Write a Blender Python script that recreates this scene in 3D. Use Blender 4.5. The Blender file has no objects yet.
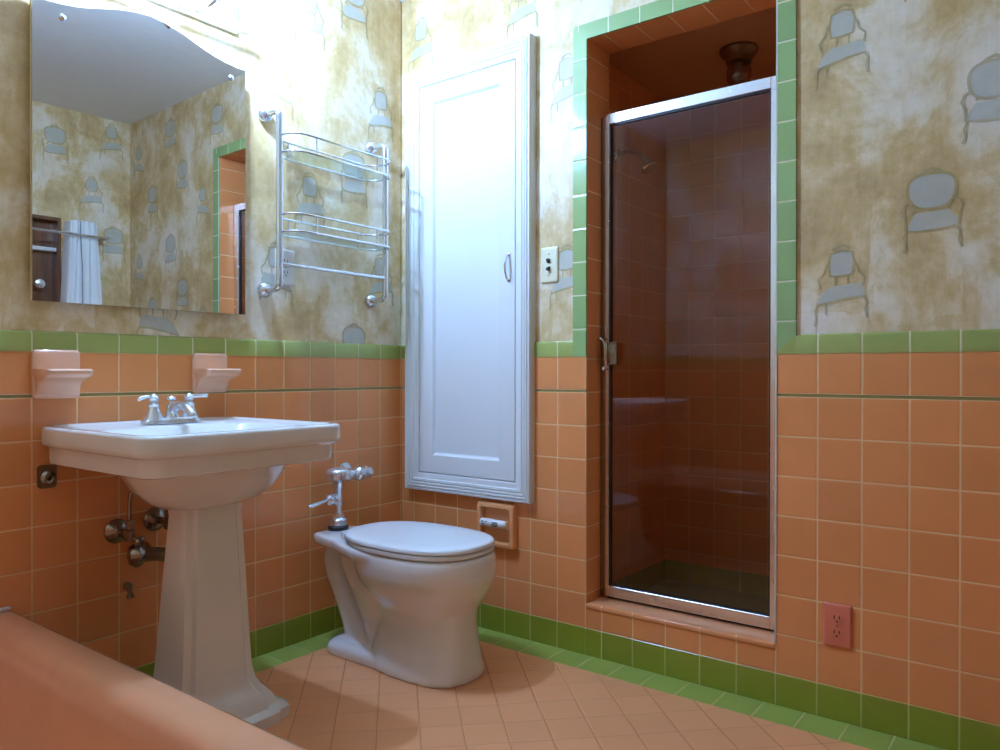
import bpy, bmesh, math, random
from mathutils import Vector, Matrix
PI = math.pi
random.seed(7)
sc = bpy.context.scene
col = sc.collection

# ------------------------------------------------------------------ camera
cam_d = bpy.data.cameras.new('camera'); cam = bpy.data.objects.new('camera', cam_d); col.objects.link(cam)
cam_d.sensor_width = 36; cam_d.lens = 757.05 / 1000 * 36; cam_d.clip_start = 0.02
yaw, pit, rol = math.radians(127.1544), -0.0043, 0.0013
fw = Vector((math.cos(pit)*math.cos(yaw), math.cos(pit)*math.sin(yaw), math.sin(pit)))
rt = Vector((math.sin(yaw), -math.cos(yaw), 0)); up = rt.cross(fw)
r2 = rt*math.cos(rol) + up*math.sin(rol); u2 = -rt*math.sin(rol) + up*math.cos(rol)
m3 = Matrix((r2, u2, -fw)).transposed()
cam.matrix_world = Matrix.Translation((2.1066, -2.1397, 0.9248)) @ m3.to_4x4()
sc.camera = cam

# ------------------------------------------------------------------ world, exposure
w = bpy.data.worlds.new('world'); sc.world = w; w.use_nodes = True
w.node_tree.nodes['Background'].inputs[0].default_value = (0.02, 0.02, 0.02, 1)
w.node_tree.nodes['Background'].inputs[1].default_value = 0.2
sc.view_settings.view_transform = 'Standard'; sc.view_settings.look = 'None'
sc.view_settings.gamma = 1; sc.view_settings.use_curve_mapping = False
sc.view_settings.exposure = 0.0
LAMP = 2100.0                      # emission of the vanity lamp over the mirror
LAMP_COL = (0.325, 0.57, 1.07, 1)

# ------------------------------------------------------------------ dimensions (metres)
T = 0.11                         # tile module
G = 0.0876                       # green base row
R7 = G + 7*T                     # top of the field tiles
H1, H2 = 0.975, 1.028            # green cap band
XL, XR = 0.838, 1.448            # shower opening
ZT = 2.01                        # top of the opening
WX, WY, WZ = 2.437, -2.235, 2.38 # room extents
JT = 0.145                       # shower wall thickness
SX0, SX1, SY, SZ0, SZ1 = 0.70, 1.62, 0.90, 0.03, 2.09

# ------------------------------------------------------------------ material helpers
class NT:
    def __init__(s, name):
        s.m = bpy.data.materials.new(name); s.m.use_nodes = True
        s.t = s.m.node_tree; s.t.nodes.clear()
        s.out = s.t.nodes.new('ShaderNodeOutputMaterial')
    def n(s, typ, **kw):
        nd = s.t.nodes.new(typ)
        for k, v in kw.items(): setattr(nd, k, v)
        return nd
    def l(s, a, b): s.t.links.new(a, b)
    def math(s, op, a, b=None, clamp=False):
        nd = s.n('ShaderNodeMath', operation=op); nd.use_clamp = clamp
        for i, v in enumerate((a, b)):
            if v is None: continue
            if isinstance(v, (int, float)): nd.inputs[i].default_value = v
            else: s.l(v, nd.inputs[i])
        return nd.outputs[0]
    def mix(s, f, a, b, bt='MIX'):
        nd = s.n('ShaderNodeMix', data_type='RGBA', blend_type=bt)
        for sk, v in ((nd.inputs[0], f), (nd.inputs[6], a), (nd.inputs[7], b)):
            if isinstance(v, (int, float)): sk.default_value = v
            elif isinstance(v, tuple): sk.default_value = v if len(v) == 4 else (*v, 1)
            else: s.l(v, sk)
        return nd.outputs[2]
    def noise(s, vec, scale, detail=4, rough=0.55, dist=0):
        nd = s.n('ShaderNodeTexNoise'); nd.inputs['Scale'].default_value = scale
        nd.inputs['Detail'].default_value = detail; nd.inputs['Roughness'].default_value = rough
        nd.inputs['Distortion'].default_value = dist
        s.l(vec, nd.inputs['Vector']); return nd.outputs[0]
    def ramp(s, f, stops):
        nd = s.n('ShaderNodeValToRGB'); e = nd.color_ramp.elements
        e[0].position, e[0].color = stops[0][0], (*stops[0][1], 1)
        e[1].position, e[1].color = stops[-1][0], (*stops[-1][1], 1)
        for p, c in stops[1:-1]:
            x = e.new(p); x.color = (*c, 1)
        s.l(f, nd.inputs[0]); return nd.outputs[0]
    def bsdf(s, color, rough=0.4, metal=0.0, spec=0.5, normal=None, coat=0, rough_sock=None):
        b = s.n('ShaderNodeBsdfPrincipled')
        if isinstance(color, tuple): b.inputs['Base Color'].default_value = (*color[:3], 1)
        else: s.l(color, b.inputs['Base Color'])
        b.inputs['Roughness'].default_value = rough; b.inputs['Metallic'].default_value = metal
        b.inputs['Specular IOR Level'].default_value = spec
        b.inputs['Coat Weight'].default_value = coat; b.inputs['Coat Roughness'].default_value = 0.08
        if rough_sock is not None: s.l(rough_sock, b.inputs['Roughness'])
        if normal is not None: s.l(normal, b.inputs['Normal'])
        s.l(b.outputs[0], s.out.inputs[0]); return b
    def bump(s, h, strength=0.3, dist=0.002, prev=None):
        nd = s.n('ShaderNodeBump'); nd.inputs['Strength'].default_value = strength
        nd.inputs['Distance'].default_value = dist; s.l(h, nd.inputs['Height'])
        if prev is not None: s.l(prev, nd.inputs['Normal'])
        return nd.outputs[0]
    def coord(s): return s.n('ShaderNodeTexCoord').outputs['Object']

def plain(name, color, rough=0.4, metal=0.0, spec=0.5, noise=0.06, scale=18, coat=0, bump=0.0):
    k = NT(name); co = k.coord(); nz = k.noise(co, scale)
    c = k.mix(nz, tuple(v*(1-noise) for v in color), tuple(min(1, v*(1+noise)) for v in color))
    nrm = k.bump(k.noise(co, scale*3), bump, 0.001) if bump else None
    k.bsdf(c, rough, metal, spec, nrm, coat); return k.m

def tile_mat(name, base, grout, ax=('X', 'Z'), off=(0, 0), size=(T, T), gw=0.0032, rough=0.2, var=0.10,
             diag=False, spec=0.5, wav=0.25, gv=0.0):
    k = NT(name); co = k.coord()
    sep = k.n('ShaderNodeSeparateXYZ'); k.l(co, sep.inputs[0])
    g = {'X': sep.outputs[0], 'Y': sep.outputs[1], 'Z': sep.outputs[2]}
    if diag:
        a = k.math('MULTIPLY', k.math('ADD', g['X'], g['Y']), 0.70711)
        b = k.math('MULTIPLY', k.math('SUBTRACT', g['X'], g['Y']), 0.70711)
    else: a, b = g[ax[0]], g[ax[1]]
    u = k.math('DIVIDE', k.math('SUBTRACT', a, off[0]), size[0])
    v = k.math('DIVIDE', k.math('SUBTRACT', b, off[1]), size[1])
    def edge(q, sz):
        f = k.math('FRACT', q); d = k.math('SUBTRACT', 0.5, k.math('ABSOLUTE', k.math('SUBTRACT', f, 0.5)))
        return k.math('MULTIPLY', d, sz)
    d = k.math('MINIMUM', edge(u, size[0]), k.math('ADD', edge(v, size[1]), gv))
    mr = k.n('ShaderNodeMapRange'); mr.interpolation_type = 'SMOOTHSTEP'
    mr.inputs[1].default_value = gw*0.5 - 0.0004; mr.inputs[2].default_value = gw*0.5 + 0.0010
    k.l(d, mr.inputs[0]); mask = mr.outputs[0]                  # 0 grout, 1 tile
    mr2 = k.n('ShaderNodeMapRange'); mr2.interpolation_type = 'SMOOTHSTEP'
    mr2.inputs[1].default_value = gw*0.4; mr2.inputs[2].default_value = gw*0.5 + 0.004
    k.l(d, mr2.inputs[0])
    cmb = k.n('ShaderNodeCombineXYZ'); k.l(k.math('FLOOR', u), cmb.inputs[0]); k.l(k.math('FLOOR', v), cmb.inputs[1])
    wn = k.n('ShaderNodeTexWhiteNoise'); k.l(cmb.outputs[0], wn.inputs[0])
    nz = k.noise(co, 14, 3)
    f = k.math('ADD', k.math('MULTIPLY', wn.outputs[0], 0.6), k.math('MULTIPLY', nz, 0.4))
    c = k.mix(f, tuple(x*(1-var) for x in base), tuple(min(1, x*(1+var)) for x in base))
    gc = k.mix(k.noise(co, 9), tuple(x*0.75 for x in grout), tuple(min(1, x*1.15) for x in grout))
    c = k.mix(mask, gc, c)
    # every glazed tile sits at a slightly different angle
    add = k.n('ShaderNodeVectorMath', operation='ADD'); k.l(co, add.inputs[0]); k.l(wn.outputs[1], add.inputs[1])
    nrm = k.bump(k.noise(add.outputs[0], 6, 2), wav, 0.006)
    nrm = k.bump(mr2.outputs[0], 0.5, 0.0012, nrm)
    rs = k.n('ShaderNodeMapRange'); rs.inputs[3].default_value = 0.75; rs.inputs[4].default_value = rough
    k.l(mask, rs.inputs[0])
    k.bsdf(c, rough, 0, spec, nrm, 0, rs.outputs[0])
    return k.m

PINK = (0.80, 0.295, 0.098); GROUT = (0.93, 0.55, 0.26)
GREEN = (0.36, 0.39, 0.10); DGREEN = (0.27, 0.31, 0.028)

M = {}
def wallpaper(name, blend, tint):
    """mottled gold-leaf paper; blend 0..1 lays a faded print colour over it"""
    k = NT(name); co = k.coord()
    st = k.n('ShaderNodeVectorMath', operation='MULTIPLY'); st.inputs[1].default_value = (1, 1, 0.8); k.l(co, st.inputs[0])
    big = k.noise(st.outputs[0], 4.2, 8, 0.66, 0.3)
    vor = k.n('ShaderNodeTexVoronoi'); vor.distance = 'CHEBYCHEV'; vor.inputs['Scale'].default_value = 7.0
    vor.inputs['Randomness'].default_value = 0.8
    k.l(st.outputs[0], vor.inputs['Vector'])
    sep = k.n('ShaderNodeSeparateColor'); k.l(vor.outputs['Color'], sep.inputs[0])
    f = k.math('ADD', k.math('MULTIPLY', big, 0.93), k.math('MULTIPLY', sep.outputs[0], 0.07))
    base = k.ramp(f, [(0.36, (0.46, 0.265, 0.07)), (0.44, (0.60, 0.38, 0.125)), (0.50, (0.72, 0.51, 0.24)),
                      (0.55, (0.83, 0.69, 0.48)), (0.62, (0.92, 0.82, 0.69))])
    fine = k.noise(co, 38, 5, 0.7)
    base = k.mix(0.28, base, k.ramp(fine, [(0.3, (0.50, 0.34, 0.13)), (0.7, (0.84, 0.70, 0.48))]))
    brush = k.n('ShaderNodeVectorMath', operation='MULTIPLY'); brush.inputs[1].default_value = (90, 90, 9); k.l(co, brush.inputs[0])
    br = k.noise(brush.outputs[0], 1.0, 2)
    base = k.mix(0.06, base, k.ramp(br, [(0.35, (0.4, 0.27, 0.1)), (0.65, (0.9, 0.8, 0.62))]))
    if blend:
        wear = k.math('MULTIPLY', k.ramp(k.noise(co, 30, 3), [(0.3, (0.75,)*3), (0.7, (1.0,)*3)]), blend)
        base = k.mix(wear, base, tint)
    k.bsdf(base, 0.42, 0, 0.5, k.bump(fine, 0.12, 0.0015)); return k.m
M['paper'] = wallpaper('wallpaper', 0, (0, 0, 0))
M['print_blue'] = wallpaper('wallpaper_print_blue', 0.86, (0.47, 0.48, 0.42))
M['print_line'] = wallpaper('wallpaper_print_line', 0.72, (0.36, 0.29, 0.12))
M['ceiling'] = plain('painted_ceiling', (0.82, 0.80, 0.76), 0.55)
def TM(key, *a, **k):
    M[key] = tile_mat(key, *a, **k); return M[key]
TM('field_left', PINK, GROUT, ('Y', 'Z'), (-0.0068, G), (T, T))
TM('field_right_of_shower', PINK, GROUT, ('X', 'Z'), (XR, G), (T, T))
TM('field_left_of_shower', PINK, GROUT, ('X', 'Z'), (XL, G), (T, T))
TM('row_left', PINK, GROUT, ('Y', 'Z'), (-0.0068, 0.8655), (T, 0.1095))
TM('row_r', PINK, GROUT, ('X', 'Z'), (XR, 0.8655), (T, 0.1095))
TM('row_l', PINK, GROUT, ('X', 'Z'), (XL, 0.8655), (T, 0.1095))
TM('cap_left', GREEN, (0.75, 0.65, 0.35), ('Y', 'Z'), (-0.0068, -2), (T, 9))
TM('cap_r', GREEN, (0.75, 0.65, 0.35), ('X', 'Z'), (XR, -2), (T, 9))
TM('cap_l', GREEN, (0.75, 0.65, 0.35), ('X', 'Z'), (XL, -2), (T, 9))
TM('border_v', (0.30, 0.42, 0.15), (0.75, 0.68, 0.42), ('X', 'Z'), (-5, 0.975-0.02), (19, T))
TM('border_h', (0.30, 0.42, 0.15), (0.75, 0.68, 0.42), ('X', 'Z'), (XR+0.02, -2), (T, 9))
TM('base_left', DGREEN, (0.52, 0.48, 0.12), ('Y', 'Z'), (-0.0068, -2), (T, 9))
TM('base_r', DGREEN, (0.52, 0.48, 0.12), ('X', 'Z'), (XR, -2), (T, 9))
TM('base_l', DGREEN, (0.52, 0.48, 0.12), ('X', 'Z'), (XL, -2), (T, 9))
TM('floor_green_x', (0.34, 0.40, 0.075), (0.66, 0.58, 0.22), ('X', 'Y'), (XR-0.03, -3), (T, 11), rough=0.3)
TM('floor_green_y', (0.34, 0.40, 0.075), (0.66, 0.58, 0.22), ('Y', 'X'), (0.02, -3), (T, 11), rough=0.3)
TM('floor_pink', (0.82, 0.35, 0.15), (0.60, 0.25, 0.095), diag=True, gv=0.0007, off=(0.0391, 0.04), gw=0.0025, rough=0.38, wav=0.12, var=0.06)
TM('jamb', PINK, GROUT, ('Z', 'Z'), (G, G), (T, T), var=0.05)
TM('soffit', PINK, GROUT, ('X', 'Y'), (XR, -0.01), (T, 0.3))
TM('shower_x', PINK, GROUT, ('X', 'Z'), (0.70, SZ0+0.02), (T, T), rough=0.28)
TM('shower_y', PINK, GROUT, ('Y', 'Z'), (SY, SZ0+0.02), (T, T), rough=0.28)
TM('shower_base_x', DGREEN, (0.3, 0.3, 0.15), ('X', 'Z'), (0.70, -2), (T, 9))
TM('shower_base_y', DGREEN, (0.3, 0.3, 0.15), ('Y', 'Z'), (SY, -2), (T, 9))
TM('shower_floor', (0.16, 0.26, 0.09), (0.3, 0.27, 0.16), ('X', 'Y'), (0.70, 0), (0.05, 0.05), rough=0.4)
M['sill'] = plain('pink_sill_tile', (0.80, 0.32, 0.14), 0.2, coat=0.3)
M['liner'] = plain('dark_liner', (0.30, 0.23, 0.06), 0.35)
M['pink_ceramic'] = plain('pink_glazed_ceramic', (0.85, 0.46, 0.28), 0.12, coat=0.5)
M['apricot_ceramic'] = plain('apricot_ceramic', (0.85, 0.37, 0.15), 0.16, coat=0.4)
M['tub'] = plain('pink_enamel', (0.80, 0.37, 0.19), 0.16, coat=0.6)
M['porcelain'] = plain('white_porcelain', (0.84, 0.80, 0.74), 0.08, spec=0.6, noise=0.02, coat=0.5)
M['seat_plastic'] = plain('white_seat_plastic', (0.84, 0.84, 0.82), 0.18, noise=0.01)
def metal(name, color, rough, met=1.0):
    k = NT(name); co = k.coord(); nz = k.noise(co, 25, 2)
    mr = k.n('ShaderNodeMapRange'); mr.inputs[3].default_value = rough*0.85; mr.inputs[4].default_value = rough*1.15
    k.l(nz, mr.inputs[0]); k.bsdf(color, rough, met, 0.5, None, 0, mr.outputs[0]); return k.m
M['chrome'] = metal('chrome', (0.72, 0.74, 0.77), 0.11, 0.9)
M['valve_chrome'] = metal('valve_chrome', (0.74, 0.76, 0.78), 0.2, 0.8)
M['dull_chrome'] = metal('tarnished_chrome', (0.34, 0.29, 0.23), 0.24)
M['old_brass'] = metal('old_brass', (0.27, 0.20, 0.12), 0.32)
M['aluminium'] = metal('brushed_aluminium', (0.78, 0.78, 0.78), 0.26)
M['mirror'] = metal('mirror_silver', (0.80, 0.81, 0.80), 0.004)
M['mirror_back'] = plain('cream_painted_wood', (0.74, 0.58, 0.32), 0.4)
M['paint'] = plain('white_gloss_paint', (0.76, 0.75, 0.72), 0.42, spec=0.3, noise=0.02, scale=8, bump=0.05)
M['rubber'] = plain('black_rubber', (0.025, 0.02, 0.018), 0.5)
M['dark'] = plain('dark_slot', (0.03, 0.02, 0.015), 0.6)
M['ivory'] = plain('ivory_plastic', (0.80, 0.74, 0.50), 0.3)
M['ivory_pale'] = plain('pale_plastic', (0.72, 0.66, 0.60), 0.3)
M['pink_plastic'] = plain('salmon_plastic', (0.76, 0.20, 0.11), 0.3)
M['white_plastic'] = plain('white_roller_plastic', (0.85, 0.84, 0.82), 0.3)
M['towel'] = plain('white_towel', (0.86, 0.87, 0.86), 0.9, scale=60, bump=0.4)
M['stripe'] = plain('grey_towel_band', (0.28, 0.32, 0.36), 0.9)
M['caulk'] = plain('caulk', (0.75, 0.66, 0.58), 0.5)
k = NT('brown_wood'); co = k.coord()
vm = k.n('ShaderNodeVectorMath', operation='MULTIPLY'); vm.inputs[1].default_value = (14, 14, 1.2); k.l(co, vm.inputs[0])
k.bsdf(k.ramp(k.noise(vm.outputs[0], 3, 5, 0.6, 0.4), [(0.3, (0.10, 0.035, 0.012)), (0.7, (0.26, 0.10, 0.035))]), 0.3, coat=0.3); M['wood'] = k.m
def glass(name, tint, r0=0.04, spotted=False, rough=0.02):
    k = NT(name)
    lw = k.n('ShaderNodeLayerWeight'); lw.inputs[0].default_value = 0.5
    f = k.math('POWER', lw.outputs['Facing'], 5.0)
    f = k.math('ADD', k.math('MULTIPLY', f, 1-r0), r0, True)
    tr = k.n('ShaderNodeBsdfTransparent'); tr.inputs[0].default_value = (*tint, 1)
    gl = k.n('ShaderNodeBsdfGlossy'); gl.inputs['Roughness'].default_value = rough
    mx = k.n('ShaderNodeMixShader'); k.l(f, mx.inputs[0]); k.l(tr.outputs[0], mx.inputs[1]); k.l(gl.outputs[0], mx.inputs[2])
    k.l(mx.outputs[0], k.out.inputs[0]); return k.m
M['door_glass'] = glass('shower_door_glass', (0.88, 0.83, 0.78), 0.04)
M['shelf_glass'] = glass('shelf_glass', (0.90, 0.95, 0.92), 0.06)
M['globe_glass'] = glass('smoked_globe_glass', (0.72, 0.62, 0.55), 0.08)
k = NT('lamp_diffuser'); em = k.n('ShaderNodeEmission'); em.inputs[0].default_value = LAMP_COL; em.inputs[1].default_value = LAMP
k.l(em.outputs[0], k.out.inputs[0]); M['lamp'] = k.m
M['frosted'] = plain('frosted_bulb', (0.8, 0.8, 0.78), 0.35)

# ------------------------------------------------------------------ mesh helpers
ORG = {}
def obj(name, bm, mats, parent=None, sharp=35):
    """link a bmesh (built in world coordinates) as one mesh object"""
    org = ORG.get(parent.name, Vector((0, 0, 0))) if parent else Vector((0, 0, 0))
    if org.length: bmesh.ops.translate(bm, verts=bm.verts, vec=-org)
    bmesh.ops.recalc_face_normals(bm, faces=bm.faces)
    lim = math.radians(sharp)
    for f in bm.faces: f.smooth = True
    for e in bm.edges:
        e.smooth = len(e.link_faces) == 2 and e.calc_face_angle(0) < lim
    me = bpy.data.meshes.new(name); bm.to_mesh(me); bm.free()
    for m in (mats if isinstance(mats, (list, tuple)) else [mats]): me.materials.append(m)
    o = bpy.data.objects.new(name, me); col.objects.link(o)
    if parent: o.parent = parent
    ORG[o.name] = org
    return o
def struct(name, bm, mats, parent=None, sharp=35):
    o = obj(name, bm, mats, parent, sharp)
    if parent is None: o['kind'] = 'structure'
    return o
def thing(name, label, cat, loc, group=None):
    o = bpy.data.objects.new(name, None); o.empty_display_size = 0.05; col.objects.link(o); o.location = loc
    o['label'] = label; o['category'] = cat
    if group: o['group'] = group
    ORG[o.name] = Vector(loc); return o
def tag(o, label, cat, group=None):
    o['label'] = label; o['category'] = cat
    if group: o['group'] = group
def B(): return bmesh.new()
def box(bm, x0, x1, y0, y1, z0, z1, bev=0, seg=2, mi=0):
    vs = [bm.verts.new((x, y, z)) for x in (x0, x1) for y in (y0, y1) for z in (z0, z1)]
    fs = [bm.faces.new([vs[i] for i in q]) for q in ((0, 1, 3, 2), (4, 6, 7, 5), (0, 4, 5, 1), (2, 3, 7, 6), (0, 2, 6, 4), (1, 5, 7, 3))]
    for f in fs: f.material_index = mi
    if bev:
        es = list({e for f in fs for e in f.edges})
        bmesh.ops.bevel(bm, geom=es, offset=bev, segments=seg, profile=0.5, affect='EDGES')
    return bm
def loft(bm, rings, cap0=True, cap1=True, closed=True, mi=0):
    vr = [[bm.verts.new(p) for p in r] for r in rings]
    n = len(vr[0])
    for a, b in zip(vr, vr[1:]):
        for i in range(n if closed else n-1):
            j = (i+1) % n
            f = bm.faces.new((a[i], a[j], b[j], b[i])); f.material_index = mi
    if cap0: bm.faces.new(list(reversed(vr[0]))).material_index = mi
    if cap1: bm.faces.new(vr[-1]).material_index = mi
    return bm
def frame_of(d):
    d = d.normalized(); a = Vector((0, 0, 1)) if abs(d.z) < 0.9 else Vector((1, 0, 0))
    u = d.cross(a).normalized(); return u, d.cross(u).normalized()
def smooth_path(pts, n=6):
    P = [Vector(p) for p in pts]
    if len(P) < 3: return P
    out = []
    for i in range(len(P)-1):
        p0 = P[max(i-1, 0)]; p1 = P[i]; p2 = P[i+1]; p3 = P[min(i+2, len(P)-1)]
        for k_ in range(n):
            t = k_/n
            out.append(0.5*((2*p1) + (-p0+p2)*t + (2*p0-5*p1+4*p2-p3)*t*t + (-p0+3*p1-3*p2+p3)*t**3))
    out.append(P[-1]); return out
def tube(bm, pts, r, n=12, closed=False, smooth=0, mi=0):
    P = smooth_path(pts, smooth) if smooth else [Vector(p) for p in pts]
    m = len(P); R = r if isinstance(r, (list, tuple)) else None
    rad = [(R[min(int(i*len(R)/m), len(R)-1)] if R and len(R) != m else R[i]) if R else r for i in range(m)]
    if R and len(R) != m:
        rad = []
        for i in range(m):
            t = i/(m-1)*(len(R)-1); a = int(t); b = min(a+1, len(R)-1); rad.append(R[a]+(R[b]-R[a])*(t-a))
    u = None; rings = []
    for i, p in enumerate(P):
        if closed: d = P[(i+1) % m]-P[i-1]
        else: d = P[min(i+1, m-1)]-P[max(i-1, 0)]
        d.normalize()
        if u is None: u, v = frame_of(d)
        else:
            u = (u - d*u.dot(d)).normalized(); v = d.cross(u)
        v = d.cross(u)
        rings.append([p + (u*math.cos(2*PI*k_/n) + v*math.sin(2*PI*k_/n))*rad[i] for k_ in range(n)])
    if closed: rings.append(rings[0]); loft(bm, rings, False, False, mi=mi); bmesh.ops.remove_doubles(bm, verts=bm.verts, dist=1e-6)
    else: loft(bm, rings, mi=mi)
    return bm
def lathe(bm, prof, o, axis=(0, 0, 1), n=24, mi=0):
    """prof = [(radius, height)] along the axis"""
    d = Vector(axis).normalized(); u, v = frame_of(d); o = Vector(o)
    rings = [[o + d*h + (u*math.cos(2*PI*k_/n) + v*math.sin(2*PI*k_/n))*max(r, 1e-4) for k_ in range(n)] for r, h in prof]
    return loft(bm, rings, mi=mi)
def prism(bm, poly, fn, d0, d1, mi=0):
    return loft(bm, [[fn(a, b, d0) for a, b in poly], [fn(a, b, d1) for a, b in poly]], mi=mi)
def sup(cx, cy, a, b, n=2.0, k_=40, af=None):
    """superellipse ring; af = different half length for the +x half"""
    out = []
    for i in range(k_):
        t = 2*PI*i/k_; c, s = math.cos(t), math.sin(t)
        aa = af if (af and c > 0) else a
        out.append((cx + aa*math.copysign(abs(c)**(2/n), c), cy + b*math.copysign(abs(s)**(2/n), s)))
    return out
def rrect(x0, x1, y0, y1, r, seg=5, corners=(1, 1, 1, 1)):
    """rounded rectangle; corners order: (x1,y1),(x0,y1),(x0,y0),(x1,y0)"""
    out = []
    for q, (cx, cy, a0) in enumerate(((x1-r, y1-r, 0), (x0+r, y1-r, 90), (x0+r, y0+r, 180), (x1-r, y0+r, 270))):
        rr = r*corners[q]
        ccx = x1-rr if q in (0, 3) else x0+rr; ccy = y1-rr if q in (0, 1) else y0+rr
        for i in range(seg+1):
            a = math.radians(a0+90*i/seg); out.append((ccx+rr*math.cos(a), ccy+rr*math.sin(a)))
    return out

# ------------------------------------------------------------------ wallpaper chairs (part of the wall mesh)
def chair_print(bm, fn, cu, cv, s=1.0, kind=0, flip=1):
    """printed armchair about 0.22 m high; fn(u, v, layer) gives the point on the wall"""
    s *= 1.06; cnt = [0]
    def P(x, y, lay): return fn(cu + flip*x*s, cv + y*s, lay)
    def poly(pts, mi, lay):
        vs = [bm.verts.new(P(x, y, lay)) for x, y in pts]
        bm.faces.new(vs).material_index = mi
    def ribbon(pts, wd, closed=False, mi=2, lay=2):
        n = len(pts); L = []; R = []; cnt[0] += 1; lay = lay + 0.12*cnt[0]
        for i in range(n):
            a = pts[(i-1) % n] if (closed or i > 0) else pts[i]; b = pts[(i+1) % n] if (closed or i < n-1) else pts[i]
            dx, dy = b[0]-a[0], b[1]-a[1]; q = math.hypot(dx, dy) or 1; nx, ny = -dy/q*wd/2, dx/q*wd/2
            L.append(bm.verts.new(P(pts[i][0]+nx, pts[i][1]+ny, lay))); R.append(bm.verts.new(P(pts[i][0]-nx, pts[i][1]-ny, lay)))
        for i in range(n if closed else n-1):
            j = (i+1) % n; bm.faces.new((L[i], L[j], R[j], R[i])).material_index = mi
    if kind == 0:      # round-backed armchair seen from the front
        back = [(0.050*math.copysign(abs(math.cos(t))**0.75, math.cos(t))*(1+0.10*math.sin(t)), 0.050+0.042*math.copysign(abs(math.sin(t))**0.8, math.sin(t))) for t in [2*PI*i/24 for i in range(24)]]
        seat = [(-0.050, -0.030), (-0.034, 0.000), (0.036, 0.004), (0.054, -0.024), (0.050, -0.036), (0.02, -0.040), (-0.03, -0.044), (-0.052, -0.040)]
        poly(back, 1, 1); ribbon(back, 0.007, True); poly(seat, 1, 1); ribbon(seat[4:]+seat[:1], 0.006)
        ribbon([(-0.022, 0.090), (-0.010, 0.098), (0.0, 0.102), (0.012, 0.098), (0.024, 0.090)], 0.008)
        ribbon([(-0.040, 0.030), (-0.056, 0.020), (-0.062, 0.006), (-0.055, -0.010), (-0.055, -0.040)], 0.006)
        ribbon([(0.042, 0.034), (0.058, 0.024), (0.064, 0.010), (0.058, -0.006), (0.055, -0.036)], 0.006)
        ribbon([(-0.052, -0.040), (-0.058, -0.056), (-0.054, -0.078), (-0.057, -0.092)], 0.006)
        ribbon([(0.052, -0.036), (0.058, -0.052), (0.056, -0.070), (0.062, -0.086)], 0.006)
        ribbon([(-0.03, 0.016), (-0.036, 0.006), (-0.040, -0.002)], 0.006); ribbon([(0.03, 0.016), (0.036, 0.008)], 0.006)
    else:              # square-backed chair turned a little to the side
        back = [(-0.026, 0.022), (-0.030, 0.050), (-0.026, 0.078), (0.000, 0.086), (0.024, 0.080), (0.030, 0.052), (0.024, 0.024), (0.0, 0.020)]
        seat = [(-0.058, -0.044), (-0.042, -0.016), (-0.024, -0.004), (0.044, 0.002), (0.054, -0.020), (0.052, -0.032), (0.02, -0.034), (-0.03, -0.044), (-0.056, -0.050)]
        poly(back, 1, 1); ribbon(back, 0.006, True); poly(seat, 1, 1); ribbon(seat[5:]+seat[:1], 0.006)
        ribbon([(-0.020, 0.088), (-0.008, 0.096), (0.006, 0.098), (0.02, 0.090)], 0.007)
        ribbon([(-0.034, 0.052), (-0.040, 0.030), (-0.054, 0.014), (-0.048, -0.008)], 0.005)
        ribbon([(0.034, 0.050), (0.040, 0.030), (0.054, 0.016), (0.050, -0.006)], 0.005)
        ribbon([(-0.014, 0.020), (-0.014, -0.003)], 0.004); ribbon([(0.016, 0.022), (0.016, 0.0)], 0.004)
        ribbon([(0.052, -0.030), (0.060, -0.046), (0.056, -0.064), (0.060, -0.084)], 0.006)
        ribbon([(-0.056, -0.048), (-0.062, -0.064), (-0.060, -0.084), (-0.063, -0.104)], 0.005)
        ribbon([(-0.036, -0.046), (-0.036, -0.074)], 0.004)
PAPER = [M['paper'], M['print_blue'], M['print_line']]
VR = 0.635

# ------------------------------------------------------------------ room shell
b = B(); box(b, -0.10, -0.006, WY-0.1, 0.0, -0.02, WZ)
fnL = lambda u, v, lay: (-0.006 + 0.0005*lay, u, v)
for y, z, kd in [(-0.585, 1.883, 1), (-0.107, 1.904, 1), (-0.444, 2.145, 1), (-0.243, 2.262, 0), (-0.79, 1.566, 0), (-0.99, 1.72, 1),
                 (-1.16, 2.1, 0), (-1.55, 1.35, 1), (-1.72, 1.62, 0), (-1.90, 1.23, 1), (-2.08, 1.50, 0)]:
    for q in (-2, -1, 0, 1):
        zz = z+q*VR
        if 0.93 < zz < WZ-0.11 and not (abs(y+0.79) < .01 and zz < 1.2): chair_print(b, fnL, y, zz, 1.0, kd, -1 if y < -0.5 else 1)
struct('wall_left', b, PAPER)

b = B()
box(b, -0.10, XL-0.006, 0.006, JT, -0.02, WZ); box(b, XR+0.006, WX+0.1, 0.006, JT, -0.02, WZ)
box(b, XL-0.006, XR+0.006, 0.006, JT, ZT+0.006, WZ)
fnB = lambda u, v, lay: (u, 0.006 - 0.0005*lay, v)
for x, z, kd, fl in [(0.097, 2.182, 1, 1), (0.576, 2.195, 1, 1), (0.759, 1.878, 1, 1), (1.615, 1.792, 1, 1), (1.824, 1.322, 0, 1),
                 (1.955, 1.570, 0, -1), (1.474, 2.18, 0, 1), (2.16, 1.872, 0, 1), (2.326, 2.13, 1, 1), (2.317, 1.50, 1, 1), (0.335, 2.30, 0, 1)]:
    for q in (-2, -1, 0, 1):
        zz = z+q*VR
        if not (0.94 < zz < WZ-0.10): continue
        if x in (1.474,) and zz < 2.1: continue
        if x in (0.335, 0.576, 0.097) and zz < 2.15: continue
        if x == 2.317 and zz > 2: continue
        if x == 2.326 and zz < 2: continue
        chair_print(b, fnB, x, zz, 1.0, kd, fl)
struct('wall_back', b, PAPER)

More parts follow.
